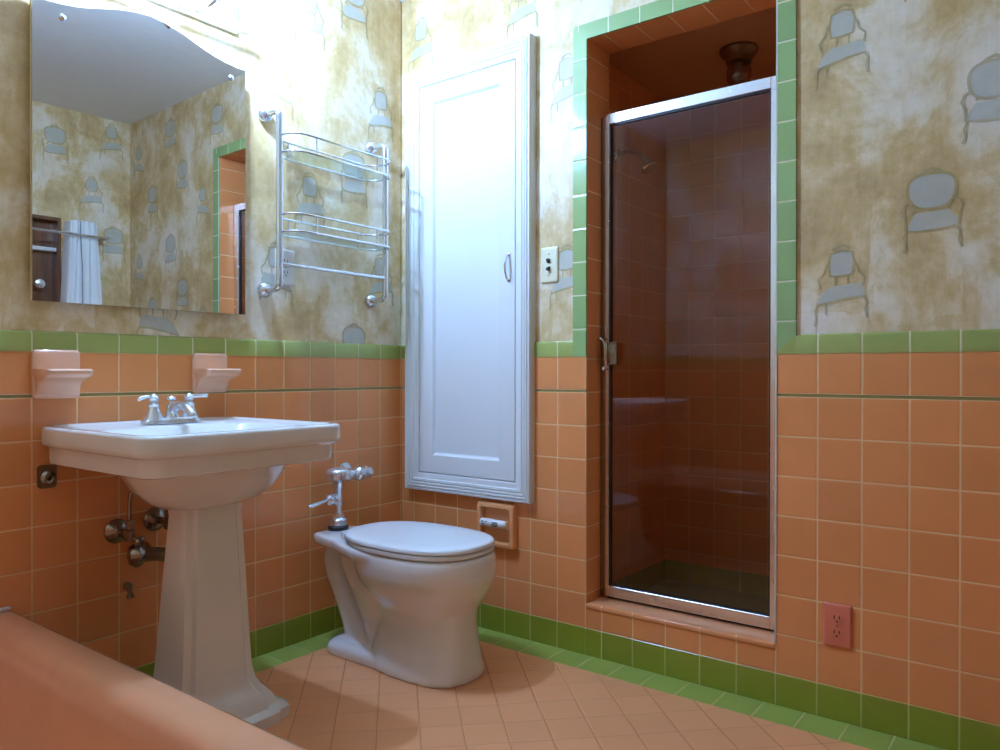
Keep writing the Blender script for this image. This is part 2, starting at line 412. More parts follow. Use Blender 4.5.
# right wall with the door opening (seen in the mirror)
DY0, DY1, DZ = -1.12, -0.37, 1.77
b = B()
box(b, WX, WX+0.1, DY1, 0.006, -0.02, WZ); box(b, WX, WX+0.1, WY-0.1, DY0, -0.02, WZ); box(b, WX, WX+0.1, DY0, DY1, DZ, WZ)
fnR = lambda u, v, lay: (WX - 0.0005*lay, u, v)
for y, z, kd in [(-0.40, 2.165, 0), (-0.10, 2.25, 1), (-0.21, 1.925, 1), (-0.09, 1.655, 0), (-0.62, 1.93, 1), (-0.80, 2.20, 0),
                 (-1.02, 1.95, 1), (-1.25, 2.18, 0), (-1.42, 1.80, 1), (-1.62, 2.05, 0), (-1.84, 1.70, 1), (-2.05, 2.0, 0)]:
    for q in (-1, 0):
        zz = z+q*VR
        if zz < 1.15 or (DY0-0.08 < y < DY1+0.08 and zz < DZ+0.11): continue
        if y == -0.10 and q < 0: continue
        chair_print(b, fnR, y, zz, 1.0, kd)
struct('wall_right', b, PAPER)

b = B(); box(b, 0, WX, WY-0.1, WY, -0.02, WZ)
fnN = lambda u, v, lay: (u, WY + 0.0005*lay, v)
ph = [1.79, 1.96, 1.57, 1.87, 2.13, 1.70]
for i in range(12):
    for q in (-1, 0, 1):
        zz = ph[i % 6]+q*VR
        if 1.14 < zz < WZ-0.1: chair_print(b, fnN, 0.15+0.2*i, zz, 1.0, i % 2)
struct('wall_front', b, PAPER)
b = B(); box(b, -0.1, WX+0.1, WY-0.1, JT, WZ, WZ+0.08); struct('ceiling', b, M['ceiling'])
b = B()
box(b, 0.112, WX-0.112, WY, -0.112, -0.08, 0.0, mi=0)
box(b, 0.0, WX, -0.112, 0.0, -0.08, 0.0, mi=1)
box(b, 0.0, 0.112, WY, -0.112, -0.08, 0.0, mi=2)
box(b, WX-0.112, WX, WY, -0.112, -0.08, 0.0, mi=2)
struct('floor', b, [M['floor_pink'], M['floor_green_x'], M['floor_green_y']])

# tile wainscots: field, liner, top row, bullnose cap (material slots of one mesh per wall stretch)
def cap_prof(d):     # bullnose section: (out, z)
    return [(-0.006, H1), (d, H1), (d, H2-0.008), (d-0.003, H2-0.002), (d-0.008, H2), (-0.006, H2)]
def wains(name, mp, u0, u1, mats, cap_u0=None, cap_u1=None):
    """mp(u, out, z) -> world point; out is towards the room"""
    b = B()
    def slab(a0, a1, o0, o1, z0, z1, mi):
        P = [mp(u, o, z) for u in (a0, a1) for o in (o0, o1) for z in (z0, z1)]
        vs = [b.verts.new(p) for p in P]
        for q in ((0, 1, 3, 2), (4, 6, 7, 5), (0, 4, 5, 1), (2, 3, 7, 6), (0, 2, 6, 4), (1, 5, 7, 3)):
            b.faces.new([vs[i] for i in q]).material_index = mi
    slab(u0, u1, -0.006, 0, 0.0, R7, 0)
    slab(u0, u1, -0.006, -0.0015, R7, 0.8655, 1)
    slab(u0, u1, -0.006, 0, 0.8655, H1, 2)
    c0 = u0 if cap_u0 is None else cap_u0; c1 = u1 if cap_u1 is None else cap_u1
    loft(b, [[mp(u, o, z) for o, z in cap_prof(0.002)] for u in (c0, c1)], mi=3)
    return struct(name, b, mats)
wains('trim_1', lambda u, o, z: (o, u, z), WY, 0.0, [M['field_left'], M['liner'], M['row_left'], M['cap_left']])
wains('trim_2', lambda u, o, z: (u, -o, z), 0.0, XL, [M['field_left_of_shower'], M['liner'], M['row_l'], M['cap_l']], None, XL-0.05)
wains('trim_3', lambda u, o, z: (u, -o, z), XR, WX, [M['field_right_of_shower'], M['liner'], M['row_r'], M['cap_r']], XR+0.052, None)
wains('trim_4', lambda u, o, z: (WX-o-0.006, u, z), DY1+0.05, -0.0, [M['field_left'], M['liner'], M['row_left'], M['cap_left']])
wains('trim_5', lambda u, o, z: (WX-o-0.006, u, z), WY, DY0-0.05, [M['field_left'], M['liner'], M['row_left'], M['cap_left']])
wains('trim_6', lambda u, o, z: (u, WY+o+0.006, z), 0.0, WX, [M['field_right_of_shower'], M['liner'], M['row_r'], M['cap_r']])
# green base rows
def base(name, x0, x1, y0, y1, m):
    b = B(); box(b, x0, x1, y0, y1, 0, G, 0.0012, 1); struct(name, b, m)
base('baseboard_left', -0.004, 0.0018, WY, 0.0, M['base_left'])
base('baseboard_back', 0.0, XL, -0.0018, 0.004, M['base_l'])
base('baseboard_back_right', XL, WX, -0.0018, 0.004, M['base_r'])
# green border round the shower opening
def border():
    b = B(); y0, y1 = 0.006, -0.0018
    f = lambda a, c, d: (a, d, c)
    w_ = 0.05
    prism(b, [(XL, H1), (XL, ZT), (XL-w_, ZT+w_), (XL-w_, H1+0.0)], f, y0, y1, 0)
    prism(b, [(XL, ZT), (XR, ZT), (XR+w_, ZT+w_), (XL-w_, ZT+w_)], f, y0, y1, 1)
    prism(b, [(XR, ZT), (XR, H1), (XR+w_+0.003, H2), (XR+w_, ZT+w_)], f, y0, y1, 0)
    prism(b, [(XR, H1), (XR+w_+0.003, H1), (XR+w_+0.003, H2)], f, y0, y1, 2)
    struct('trim_7', b, [M['border_v'], M['border_h'], M['cap_r']])
border()
# tiled jambs, soffit, curb
b = B(); box(b, XL-0.006, XL, 0.0061, JT, 0.0, ZT); struct('trim_8', b, M['jamb'])
b = B(); box(b, XR, XR+0.006, 0.0061, JT, 0.0, ZT); struct('trim_9', b, M['jamb'])
b = B(); box(b, XL, XR, 0.0061, JT, ZT, ZT+0.006); struct('trim_10', b, M['soffit'])
b = B(); box(b, XL, XR, 0.0, JT-0.001, 0.0, 0.152, mi=0)
box(b, XL, XR, -0.004, JT, 0.152, 0.170, 0.006, 3, mi=1)
struct('trim_11', b, [M['field_right_of_shower'], M['sill']])
# light grout bead at the outer edge of the right jamb
b = B(); box(b, XR-0.002, XR+0.002, -0.0026, 0.0, 0.17, ZT); struct('trim_12', b, plain('pale_grout', (0.62, 0.62, 0.5), 0.5))

# shower stall
b = B(); box(b, SX0-0.06, SX0, JT, SY, SZ0, SZ1, mi=0); box(b, SX0, SX0+0.003, JT, SY, SZ0, 0.115, mi=1); struct('wall_shower_left', b, [M['shower_y'], M['shower_base_y']])
b = B(); box(b, SX1, SX1+0.06, JT, SY, SZ0, SZ1, mi=0); box(b, SX1-0.003, SX1, JT, SY, SZ0, 0.115, mi=1); struct('wall_shower_right', b, [M['shower_y'], M['shower_base_y']])
b = B(); box(b, SX0-0.06, SX1+0.06, SY, SY+0.06, SZ0, SZ1, mi=0); box(b, SX0, SX1, SY-0.003, SY, SZ0, 0.115, mi=1); struct('wall_shower_back', b, [M['shower_x'], M['shower_base_x']])
b = B(); box(b, SX0-0.06, XL, JT, JT+0.006, SZ0, SZ1); box(b, XR, SX1+0.06, JT, JT+0.006, SZ0, SZ1); box(b, XL, XR, JT, JT+0.006, ZT, SZ1); struct('wall_shower_front', b, M['shower_x'])
b = B(); box(b, SX0-0.06, SX1+0.06, JT, SY+0.06, SZ0-0.05, SZ0); struct('floor_shower', b, M['shower_floor'])
b = B(); box(b, SX0-0.06, SX1+0.06, JT, SY+0.06, SZ1, SZ1+0.05); struct('ceiling_shower', b, plain('shower_ceiling_paint', (0.70, 0.36, 0.17), 0.5))

# wooden door and casing in the right wall
b = B(); box(b, WX+0.075, WX+0.115, DY0, DY1, 0.0, DZ)
d1 = struct('door_1', b, M['wood'])
for z0, z1 in ((0.15, 0.80), (0.95, 1.36)):
    b = B(); box(b, WX+0.068, WX+0.076, DY0+0.12, DY1-0.10, z0, z1, 0.004); obj('panel', b, M['wood'], d1)
b = B(); lathe(b, [(0.012, 0), (0.012, 0.03), (0.026, 0.036), (0.030, 0.050), (0.024, 0.064), (0.002, 0.070)], (WX+0.075, -0.47, 1.40), (-1, 0, 0))
obj('door_knob', b, M['chrome'], d1)
b = B(); box(b, WX+0.02, WX+0.075, -0.52, -0.37, 1.585, 1.605, 0.003); obj('ledge', b, M['paint'], d1)
b = B()
box(b, WX+0.0, WX+0.1, DY0, DY0+0.018, 0, DZ); box(b, WX, WX+0.1, DY1-0.018, DY1, 0, DZ); box(b, WX, WX+0.1, DY0+0.018, DY1-0.018, DZ-0.018, DZ)
struct('trim_13', b, M['wood'])

# ------------------------------------------------------------------ bathtub
def tub():
    root = thing('bathtub', 'salmon pink enamelled bathtub with rolled rim in the near corner', 'bathtub', (0.75, -1.80, 0))
    X0, X1, Y0, Y1, Z = 0.003, 1.56, WY+0.003, -1.372, 0.335
    b = B(); R = []
    def ring(d, z, r, dd=None): R.append([(x, y, z) for x, y in rrect(X0+(dd or d), X1-d, Y0+(dd or d), Y1-d, max(r, 0.004), 7, (1, 0.25, 0.25, 1))])
    ring(0.012, 0.0, 0.05); ring(0.010, 0.05, 0.05); ring(0.010, Z-0.040, 0.05); ring(0.004, Z-0.030, 0.055); ring(0.0, Z-0.018, 0.06)
    ring(0.001, Z-0.010, 0.06); ring(0.006, Z-0.003, 0.058); ring(0.016, Z, 0.055); ring(0.045, Z+0.001, 0.055)
    ring(0.064, Z-0.001, 0.07); ring(0.080, Z-0.008, 0.08); ring(0.093, Z-0.024, 0.09); ring(0.103, Z-0.055, 0.10)
    ring(0.130, 0.18, 0.12); ring(0.155, 0.09, 0.13); ring(0.20, 0.055, 0.13); ring(0.27, 0.048, 0.10)
    loft(b, R); obj('tub_shell', b, M['tub'], root, 50)
    b = B(); lathe(b, [(0.028, 0), (0.028, 0.003), (0.02, 0.005), (0.001, 0.005)], (1.23, -1.80, 0.048)); obj('drain', b, M['chrome'], root)
    b = B(); box(b, 0.0005, 0.013, WY+0.02, Y1-0.006, Z-0.001, Z+0.007, 0.003); obj('caulk_line', b, M['caulk'], root)
tub()

# ------------------------------------------------------------------ pedestal sink
def sink():
    root = thing('pedestal_sink', 'white porcelain pedestal sink with a stepped rectangular rim, under the mirror', 'sink', (0.30, -1.0525, 0))
    Y0, Y1, XF, ZR = -1.328, -0.765, 0.556, 0.786
    def oct_(x0, x1, y0, y1, c):          # chamfered front corners, square at the wall
        pts = []
        def arc(cx, cy, a0, a1):
            for i in range(7):
                a = math.radians(a0+(a1-a0)*i/6); pts.append((cx+c*math.cos(a), cy+c*math.sin(a)))
        pts.append((x0, y0+0.06)); pts.append((x0+0.025, y0+0.018)); pts.append((x0+0.06, y0)); pts.append((x0+0.15, y0)); pts.append((x0+0.3, y0))
        arc(x1-c, y0+c, -90, 0)
        pts.append((x1, (y0+y1)/2-0.1)); pts.append((x1+0.003, (y0+y1)/2)); pts.append((x1, (y0+y1)/2+0.1))
        arc(x1-c, y1-c, 0, 90)
        pts.append((x0+0.3, y1)); pts.append((x0+0.15, y1)); pts.append((x0+0.06, y1)); pts.append((x0+0.025, y1-0.018)); pts.append((x0, y1-0.06)); pts.append((x0, (y0+y1)/2))
        return pts
    b = B(); n = len(oct_(0, 1, 0, 1, .1))
    def ring(d, z, c=0.055, xb=0.002): return [(x, y, z) for x, y in oct_(xb+max(0, d-0.021)*0.8, XF-d, Y0+d, Y1-d, max(c, 0.01))]
    cy = (Y0+Y1)/2
    # outside from below: bowl, apron, lip, top
    def oval(ax0, ax1, hy, z, e=2.4):
        src = ring(0.02, z); out = []
        cx = (ax0+ax1)/2; a = (ax1-ax0)/2
        for x, y, _ in src:
            t = math.atan2((y-cy)/0.28, (x-0.28)/0.28)
            c_, s_ = math.cos(t), math.sin(t)
            out.append((cx+a*math.copysign(abs(c_)**(2/e), c_), cy+hy*math.copysign(abs(s_)**(2/e), s_), z))
        return out
    rings = [oval(0.27, 0.375, 0.090, 0.580), oval(0.245, 0.40, 0.115, 0.586), oval(0.22, 0.435, 0.146, 0.602), oval(0.195, 0.466, 0.175, 0.630), oval(0.175, 0.490, 0.196, 0.665),
             oval(0.165, 0.498, 0.204, 0.688),
             ring(0.026, 0.690, 0.045), ring(0.020, 0.693, 0.047), ring(0.018, 0.700, 0.048), ring(0.018, 0.728, 0.048), ring(0.016, 0.733, 0.048), ring(0.005, 0.738, 0.052), ring(0.001, 0.742, 0.055),
             ring(0.0, 0.750, 0.055), ring(0.0, ZR-0.008, 0.055), ring(0.002, ZR-0.003, 0.055), ring(0.007, ZR, 0.052), ring(0.022, ZR, 0.045), ring(0.028, ZR-0.003, 0.04)]
    def inner(d, z, x0, e=5.0):
        src = ring(0.02, z); out = []
        cx = (x0+XF-d)/2; a = (XF-d-x0)/2; hy = (Y1-Y0)/2-d
        for x, y, _ in src:
            t = math.atan2((y-cy)/0.28, (x-0.28)/0.28); c_, s_ = math.cos(t), math.sin(t)
            out.append((cx+a*math.copysign(abs(c_)**(2/e), c_), cy+hy*math.copysign(abs(s_)**(2/e), s_), z))
        return out
    rings += [ring(0.034, ZR-0.006, 0.04), inner(0.055, ZR-0.008, 0.17), inner(0.062, ZR-0.014, 0.178, 4.5), inner(0.085, ZR-0.06, 0.195, 4), inner(0.13, ZR-0.11, 0.22, 3.2), inner(0.19, ZR-0.135, 0.26, 2.5), inner(0.24, ZR-0.14, 0.30, 2)]
    loft(b, rings); obj('basin', b, M['porcelain'], root, 40)
    # pedestal column
    b = B(); R = []
    def sec(z, hy, x0, x1, c):
        yc = -1.035
        R.append([(x0, yc-hy, z), (x1-c, yc-hy, z), (x1-c*0.35, yc-hy+c*0.28, z), (x1-c*0.30, yc-hy+c*0.9, z), (x1, yc-hy+c*1.15, z), (x1, yc+hy-c*1.15, z), (x1-c*0.30, yc+hy-c*0.9, z), (x1-c*0.35, yc+hy-c*0.28, z), (x1-c, yc+hy, z), (x0, yc+hy, z)])
    sec(0.0, 0.190, 0.19, 0.445, 0.05); sec(0.028, 0.190, 0.19, 0.445, 0.05); sec(0.034, 0.181, 0.195, 0.437, 0.05)
    sec(0.040, 0.166, 0.20, 0.426, 0.05); sec(0.052, 0.162, 0.205, 0.422, 0.05); sec(0.066, 0.155, 0.21, 0.416, 0.05); sec(0.080, 0.142, 0.22, 0.406, 0.046)
    sec(0.095, 0.128, 0.23, 0.395, 0.040); sec(0.115, 0.116, 0.24, 0.386, 0.036); sec(0.15, 0.108, 0.25, 0.380, 0.034); sec(0.22, 0.103, 0.255, 0.377, 0.032)
    sec(0.40, 0.094, 0.27, 0.370, 0.030); sec(0.56, 0.086, 0.285, 0.362, 0.028); sec(0.570, 0.088, 0.285, 0.364, 0.028); sec(0.590, 0.088, 0.285, 0.364, 0.028)
    loft(b, R); obj('pedestal', b, M['porcelain'], root, 28)
    b = B(); lathe(b, [(0.020, 0), (0.020, 0.003), (0.012, 0.004), (0.001, 0.004)], (0.31, cy, ZR-0.141)); obj('drain', b, M['chrome'], root)
sink()

def faucet():
    x, yc, z = 0.105, -1.012, 0.7815
    root = thing('faucet', 'chrome centerset faucet with two lever handles on the back of the sink', 'faucet', (x, yc, z))
    b = B(); loft(b, [[(px, py, z+h) for px, py in sup(x, yc, 0.026*s, 0.085*s, 3)] for h, s in ((0, 1), (0.008, 1), (0.013, 0.93), (0.015, 0.85))]); obj('base_plate', b, M['valve_chrome'], root)
    for sgn in (-1, 1):
        y = yc+sgn*0.052
        b = B(); lathe(b, [(0.027, 0.010), (0.024, 0.018), (0.017, 0.034), (0.013, 0.046), (0.015, 0.050), (0.015, 0.054), (0.010, 0.058), (0.0095, 0.064)], (x, y, z)); obj('valve_body', b, M['valve_chrome'], root)
        b = B(); lathe(b, [(0.009, 0.060), (0.013, 0.064), (0.014, 0.070), (0.010, 0.078), (0.004, 0.082), (0.001, 0.083)], (x, y, z))
        e = (x+0.005, y+sgn*0.052, z+0.074) if sgn > 0 else (x-0.01, y-0.035, z+0.068)
        tube(b, [(x, y, z+0.071), ((x+e[0])/2, (y+e[1])/2, z+0.073), e], [0.006, 0.0045, 0.0055], 10, smooth=3); lathe(b, [(0.001, -0.004), (0.0065, 0), (0.001, 0.005)], e, (0, sgn, 0), 12)
        obj('lever_handle', b, M['valve_chrome'], root)
    b = B(); lathe(b, [(0.021, 0.010), (0.018, 0.022), (0.015, 0.036), (0.014, 0.048), (0.008, 0.052), (0.006, 0.06)], (x, yc, z)); obj('spout_base', b, M['valve_chrome'], root)
    b = B(); tube(b, [(x, yc, z+0.030), (x+0.03, yc, z+0.048), (x+0.07, yc, z+0.046), (x+0.10, yc, z+0.030), (x+0.105, yc, z+0.020)], [0.014, 0.013, 0.0115, 0.011, 0.0105], 14, smooth=5); obj('spout', b, M['valve_chrome'], root)
    b = B(); lathe(b, [(0.004, 0.055), (0.004, 0.062), (0.013, 0.064), (0.014, 0.070), (0.010, 0.074), (0.001, 0.075)], (x-0.003, yc, z)); obj('lift_knob', b, M['valve_chrome'], root)
faucet()

# plumbing on the wall under the sink
def stop_valve(y, z, label, grp, riser=True):
    root = thing('stop_valve', label, 'valve', (0.0, y, z), grp)
    b = B(); lathe(b, [(0.034, 0.0025), (0.034, 0.006), (0.028, 0.014), (0.016, 0.022), (0.010, 0.024), (0.010, 0.07)], (0, y, z), (1, 0, 0)); obj('wall_flange', b, M['dull_chrome'], root)
    b = B(); lathe(b, [(0.012, -0.018), (0.014, -0.012), (0.014, 0.010), (0.009, 0.014), (0.009, 0.026), (0.013, 0.028), (0.013, 0.038), (0.005, 0.04)], (0.075, y, z), (0, 0, 1), 8)
    obj('valve_body', b, M['old_brass'], root)
    b = B(); lathe(b, [(0.006, 0.010), (0.006, 0.024), (0.016, 0.026), (0.018, 0.032), (0.014, 0.038), (0.002, 0.040)], (0.075, y, z-0.004), (0.6, 0.5, -0.5), 10); obj('valve_handle', b, M['dull_chrome'], root)
    if riser:
        b = B(); tube(b, [(0.075, y, z+0.036), (0.075, y, z+0.075), (0.079, y+0.004, z+0.115), (0.10, y+0.02, z+0.15), (0.13, y+0.05, z+0.165)], 0.0055, 10, smooth=5); obj('riser_tube', b, M['dull_chrome'], root)
stop_valve(-1.115, 0.484, 'tarnished stop valve with a riser tube, left of the sink pedestal', None)
stop_valve(-1.005, 0.500, 'tarnished stop valve half hidden behind the sink pedestal', None, False)
root = thing('drain_trap', 'tarnished drain pipe with a round flange, beside the sink pedestal below the stop valves', 'pipe', (0.05, -1.06, 0.42))
b = B(); lathe(b, [(0.004, -0.022), (0.022, -0.018), (0.031, -0.006), (0.033, 0.004), (0.027, 0.016), (0.021, 0.020), (0.021, 0.03)], (0.08, -1.10, 0.425), (0.25, 1, 0.0), 24)
obj('cleanout_cap', b, M['dull_chrome'], root)
b = B(); tube(b, [(0.085, -1.085, 0.425), (0.10, -1.04, 0.420), (0.125, -1.01, 0.405), (0.14, -1.00, 0.37), (0.14, -1.0, 0.33)], 0.019, 14, smooth=5)
tube(b, [(0.08, -1.07, 0.425), (0.03, -1.05, 0.43), (0.002, -1.05, 0.43)], 0.017, 12, smooth=4)
obj('pipe', b, M['dull_chrome'], root)
b = B(); lathe(b, [(0.006, 0), (0.006, 0.02), (0.010, 0.022), (0.010, 0.032), (0.003, 0.034)], (0.012, -1.085, 0.325), (0.3, 0, -1), 10); lathe(b, [(0.012, 0), (0.012, 0.01), (0.005, 0.014)], (0.001, -1.085, 0.325), (1, 0, 0), 10)
tag(obj('drip_cock', b, M['old_brass']), 'tiny brass drip cock low on the wall by the pedestal', 'valve')
# small wall fitting
root = thing('bottle_opener', 'small dark metal wall fitting under the left end of the sink', 'fitting', (0.0, -1.292, 0.652))
b = B(); prism(b, rrect(-1.315, -1.269, 0.624, 0.684, 0.010), lambda a, c, d: (d, a, c), 0.0, 0.005)
obj('back_plate', b, M['old_brass'], root)
b = B(); lathe(b, [(0.019, 0.005), (0.019, 0.012), (0.013, 0.020), (0.013, 0.012), (0.001, 0.012)], (0, -1.292, 0.652), (1, 0, 0), 20)
obj('ring_jaw', b, M['dull_chrome'], root)
b = B(); tube(b, [(0.008, -1.302, 0.646), (0.022, -1.292, 0.640), (0.024, -1.284, 0.65), (0.008, -1.284, 0.66)], 0.004, 8, smooth=4); obj('hook', b, M['old_brass'], root)

# ------------------------------------------------------------------ toilet
def toilet():
    YC = -0.39
    root = thing('toilet', 'white porcelain tankless toilet with closed lid, in the corner', 'toilet', (0.40, YC, 0))
    b = B()
    def R(z, x0, x1, hy, e=2.3, k_=44, dy=0):
        cx = (x0+x1)/2; return [(x, y, z) for x, y in sup(cx, YC+dy, (x1-x0)/2, hy, e, k_)]
    # front pedestal and bowl
    loft(b, [R(0.0, 0.30, 0.682, 0.128, 2.9), R(0.02, 0.30, 0.681, 0.127, 2.9), R(0.05, 0.31, 0.674, 0.121, 2.8), R(0.10, 0.32, 0.667, 0.114, 2.7), R(0.16, 0.33, 0.662, 0.111, 2.6), R(0.20, 0.325, 0.664, 0.117, 2.5), R(0.225, 0.31, 0.680, 0.134, 2.4),
             R(0.25, 0.285, 0.698, 0.153, 2.3), R(0.275, 0.262, 0.710, 0.168, 2.3), R(0.305, 0.248, 0.722, 0.177, 2.3), R(0.34, 0.242, 0.723, 0.179, 2.3), R(0.365, 0.245, 0.719, 0.176, 2.3), R(0.376, 0.252, 0.713, 0.170, 2.3)])
    # rear deck (horn)
    def D(z, s=0, dx=0): return [(x, y, z) for x, y in [(0.042+s+dx, YC-0.080+s), (0.07+s, YC-0.094+s), (0.17, YC-0.112+s), (0.25, YC-0.145+s), (0.33, YC-0.172+s), (0.42, YC-0.176+s), (0.42, YC+0.176-s), (0.33, YC+0.172-s), (0.25, YC+0.145-s), (0.17, YC+0.112-s), (0.07+s, YC+0.094-s), (0.042+s+dx, YC+0.080-s)]]
    loft(b, [D(0.338, 0.012, 0.006), D(0.345, 0.004), D(0.352, 0), D(0.370, 0), D(0.376, 0.004), D(0.378, 0.010)])
    # body under the deck
    loft(b, [R(0.04, 0.25, 0.46, 0.070, 2.2), R(0.12, 0.235, 0.48, 0.085, 2.2), R(0.18, 0.22, 0.48, 0.105, 2.2), R(0.24, 0.20, 0.47, 0.128, 2.2), R(0.29, 0.165, 0.46, 0.13, 2.2), R(0.35, 0.11, 0.44, 0.10, 2.2)])
    # trapway: an S curve down to the floor
    tube(b, [(0.13, YC, 0.345), (0.092, YC, 0.325), (0.076, YC, 0.285), (0.088, YC, 0.24), (0.118, YC-0.004, 0.195), (0.150, YC-0.010, 0.15), (0.180, YC-0.014, 0.10), (0.215, YC-0.016, 0.05), (0.26, YC-0.016, 0.02)], [0.040, 0.046, 0.048, 0.048, 0.046, 0.045, 0.045, 0.052, 0.06], 24, smooth=6)
    # foot
    def F(z, s): return [(x, y, z) for x, y in rrect(0.125+s, 0.62, YC-0.116+s, YC+0.116-s, 0.05, 8)]
    loft(b, [F(0.0, 0), F(0.022, 0.0), F(0.034, 0.006), F(0.042, 0.018), F(0.046, 0.036)])
    o = obj('bowl', b, M['porcelain'], root, 180)
    rm = o.modifiers.new('remesh', 'REMESH'); rm.mode = 'VOXEL'; rm.voxel_size = 0.0055; rm.use_smooth_shade = True
    sm = o.modifiers.new('smooth', 'SMOOTH'); sm.iterations = 9; sm.factor = 0.5
    def L(z, s, x0=0.225): return [(x, y, z) for x, y in sup(0.46, YC, 0.46-x0-s, 0.175-s, 2.5, 48, af=0.252-s)]
    b = B(); loft(b, [L(0.378, 0.004), L(0.381, 0), L(0.390, 0), L(0.392, 0.003)]); obj('seat', b, M['seat_plastic'], root, 50)
    b = B(); loft(b, [L(0.3945, 0.003, 0.20), L(0.397, 0, 0.20), L(0.405, 0, 0.20), L(0.4095, 0.004, 0.20), L(0.4115, 0.014, 0.20), L(0.4125, 0.05, 0.20), L(0.413, 0.12, 0.20)]); obj('lid', b, M['seat_plastic'], root, 50)
    for s in (-1, 1):
        b = B(); tube(b, [(0.212, YC+s*0.075-0.022, 0.391), (0.212, YC+s*0.075+0.022, 0.391)], 0.010, 12); obj('hinge', b, M['seat_plastic'], root)
    # base caulk bead
toilet()
def flush():
    x, y = 0.078, -0.39
    root = thing('flush_valve', 'chrome flush valve with side lever, standing on the back of the toilet', 'valve', (x, y, 0.378))
    b = B(); lathe(b, [(0.034, 0.0005), (0.035, 0.004), (0.035, 0.012), (0.031, 0.016)], (x, y, 0.378)); obj('rubber_gasket', b, M['rubber'], root)
    b = B(); lathe(b, [(0.030, 0.015), (0.032, 0.018), (0.032, 0.036), (0.027, 0.042), (0.022, 0.045), (0.020, 0.056), (0.013, 0.058)], (x, y, 0.378), n=12); obj('spud_nut', b, M['valve_chrome'], root, 25)
    b = B(); lathe(b, [(0.0125, 0.055), (0.0125, 0.085), (0.018, 0.086), (0.018, 0.096), (0.015, 0.098), (0.016, 0.142), (0.020, 0.155), (0.020, 0.172)], (x, y, 0.378)); obj('valve_body', b, M['valve_chrome'], root)
    b = B(); lathe(b, [(0.018, 0.166), (0.036, 0.172), (0.041, 0.176), (0.041, 0.190), (0.043, 0.192), (0.043, 0.200), (0.038, 0.208), (0.024, 0.214), (0.010, 0.216), (0.001, 0.216)], (x, y, 0.378), n=28); obj('cap', b, M['valve_chrome'], root)
    zz = 0.378+0.184
    b = B(); lathe(b, [(0.016, 0.030), (0.022, 0.036), (0.022, 0.052), (0.014, 0.054), (0.014, 0.066), (0.020, 0.068), (0.020, 0.082), (0.025, 0.088), (0.026, 0.102), (0.022, 0.110), (0.016, 0.112), (0.016, 0.120), (0.024, 0.124), (0.024, 0.140), (0.018, 0.150), (0.006, 0.154)], (x, y, zz), (0, 1, 0), 16); obj('control_stop', b, M['valve_chrome'], root)
    b = B(); tube(b, [(x, y+0.095, zz), (0.003, y+0.095, zz)], 0.016, 14); lathe(b, [(0.034, 0.003), (0.034, 0.007), (0.018, 0.016)], (0.0, y+0.095, zz), (1, 0, 0)); obj('supply_pipe', b, M['valve_chrome'], root)
    zl = 0.378+0.108
    b = B(); lathe(b, [(0.012, 0.012), (0.020, 0.016), (0.020, 0.030), (0.014, 0.033), (0.019, 0.036), (0.018, 0.048), (0.010, 0.056)], (x, y, zl), (0.1, -1, 0.0), 14)
    tube(b, [(x+0.004, y-0.05, zl), (x+0.010, y-0.085, zl-0.003), (x+0.018, y-0.135, zl-0.008)], [0.006, 0.0055, 0.0075], 10, smooth=4); lathe(b, [(0.007, 0), (0.004, 0.006), (0.0005, 0.007)], (x+0.018, y-0.135, zl-0.008), (0.1, -1, -0.05), 10)
    obj('lever', b, M['valve_chrome'], root)
flush()

# ------------------------------------------------------------------ mirror
def mirror():
    Y0, Y1, ZB = -1.333, -0.728, 1.103
    crv = [(-0.728, 1.867), (-0.76, 1.867), (-0.796, 1.871), (-0.83, 1.877), (-0.864, 1.886), (-0.90, 1.898), (-0.94, 1.911), (-0.985, 1.921), (-1.03, 1.9255), (-1.075, 1.921), (-1.12, 1.911),
           (-1.16, 1.898), (-1.196, 1.886), (-1.23, 1.877), (-1.264, 1.871), (-1.30, 1.867), (-1.333, 1.867)]
    root = thing('wall_mirror', 'frameless wall mirror with an arched ogee top, above the sink', 'mirror', (0.02, -1.03, ZB))
    px = lambda y: 0.028 + 0.021*(y+1.02)
    poly = [(Y0, ZB), (Y1, ZB)] + crv
    def shr(s): return [(-1.03+(y+1.03)*(1-s/0.3), 1.5+(z-1.5)*(1-s/0.4)) for y, z in poly]
    def slab(s, f0, f1):
        b = B(); loft(b, [[(f0(y), y, z) for y, z in shr(s)], [(f1(y), y, z) for y, z in shr(s)]]); return b
    obj('backing_board', slab(0.002, lambda y: -0.0055 if 0 else 0.0025, lambda y: px(y)-0.005), M['mirror_back'], root)
    obj('mirror_glass', slab(0.0, lambda y: px(y)-0.005, lambda y: px(y)), M['mirror'], root, 20)
    for y, z in ((-1.262, 1.838), (-0.778, 1.830)):
        b = B(); lathe(b, [(0.0085, 0.0), (0.0085, 0.002), (0.006, 0.005), (0.001, 0.0065)], (px(y)+0.0002, y, z), (1, 0, 0), 16); obj('screw_cap', b, M['chrome'], root)
mirror()

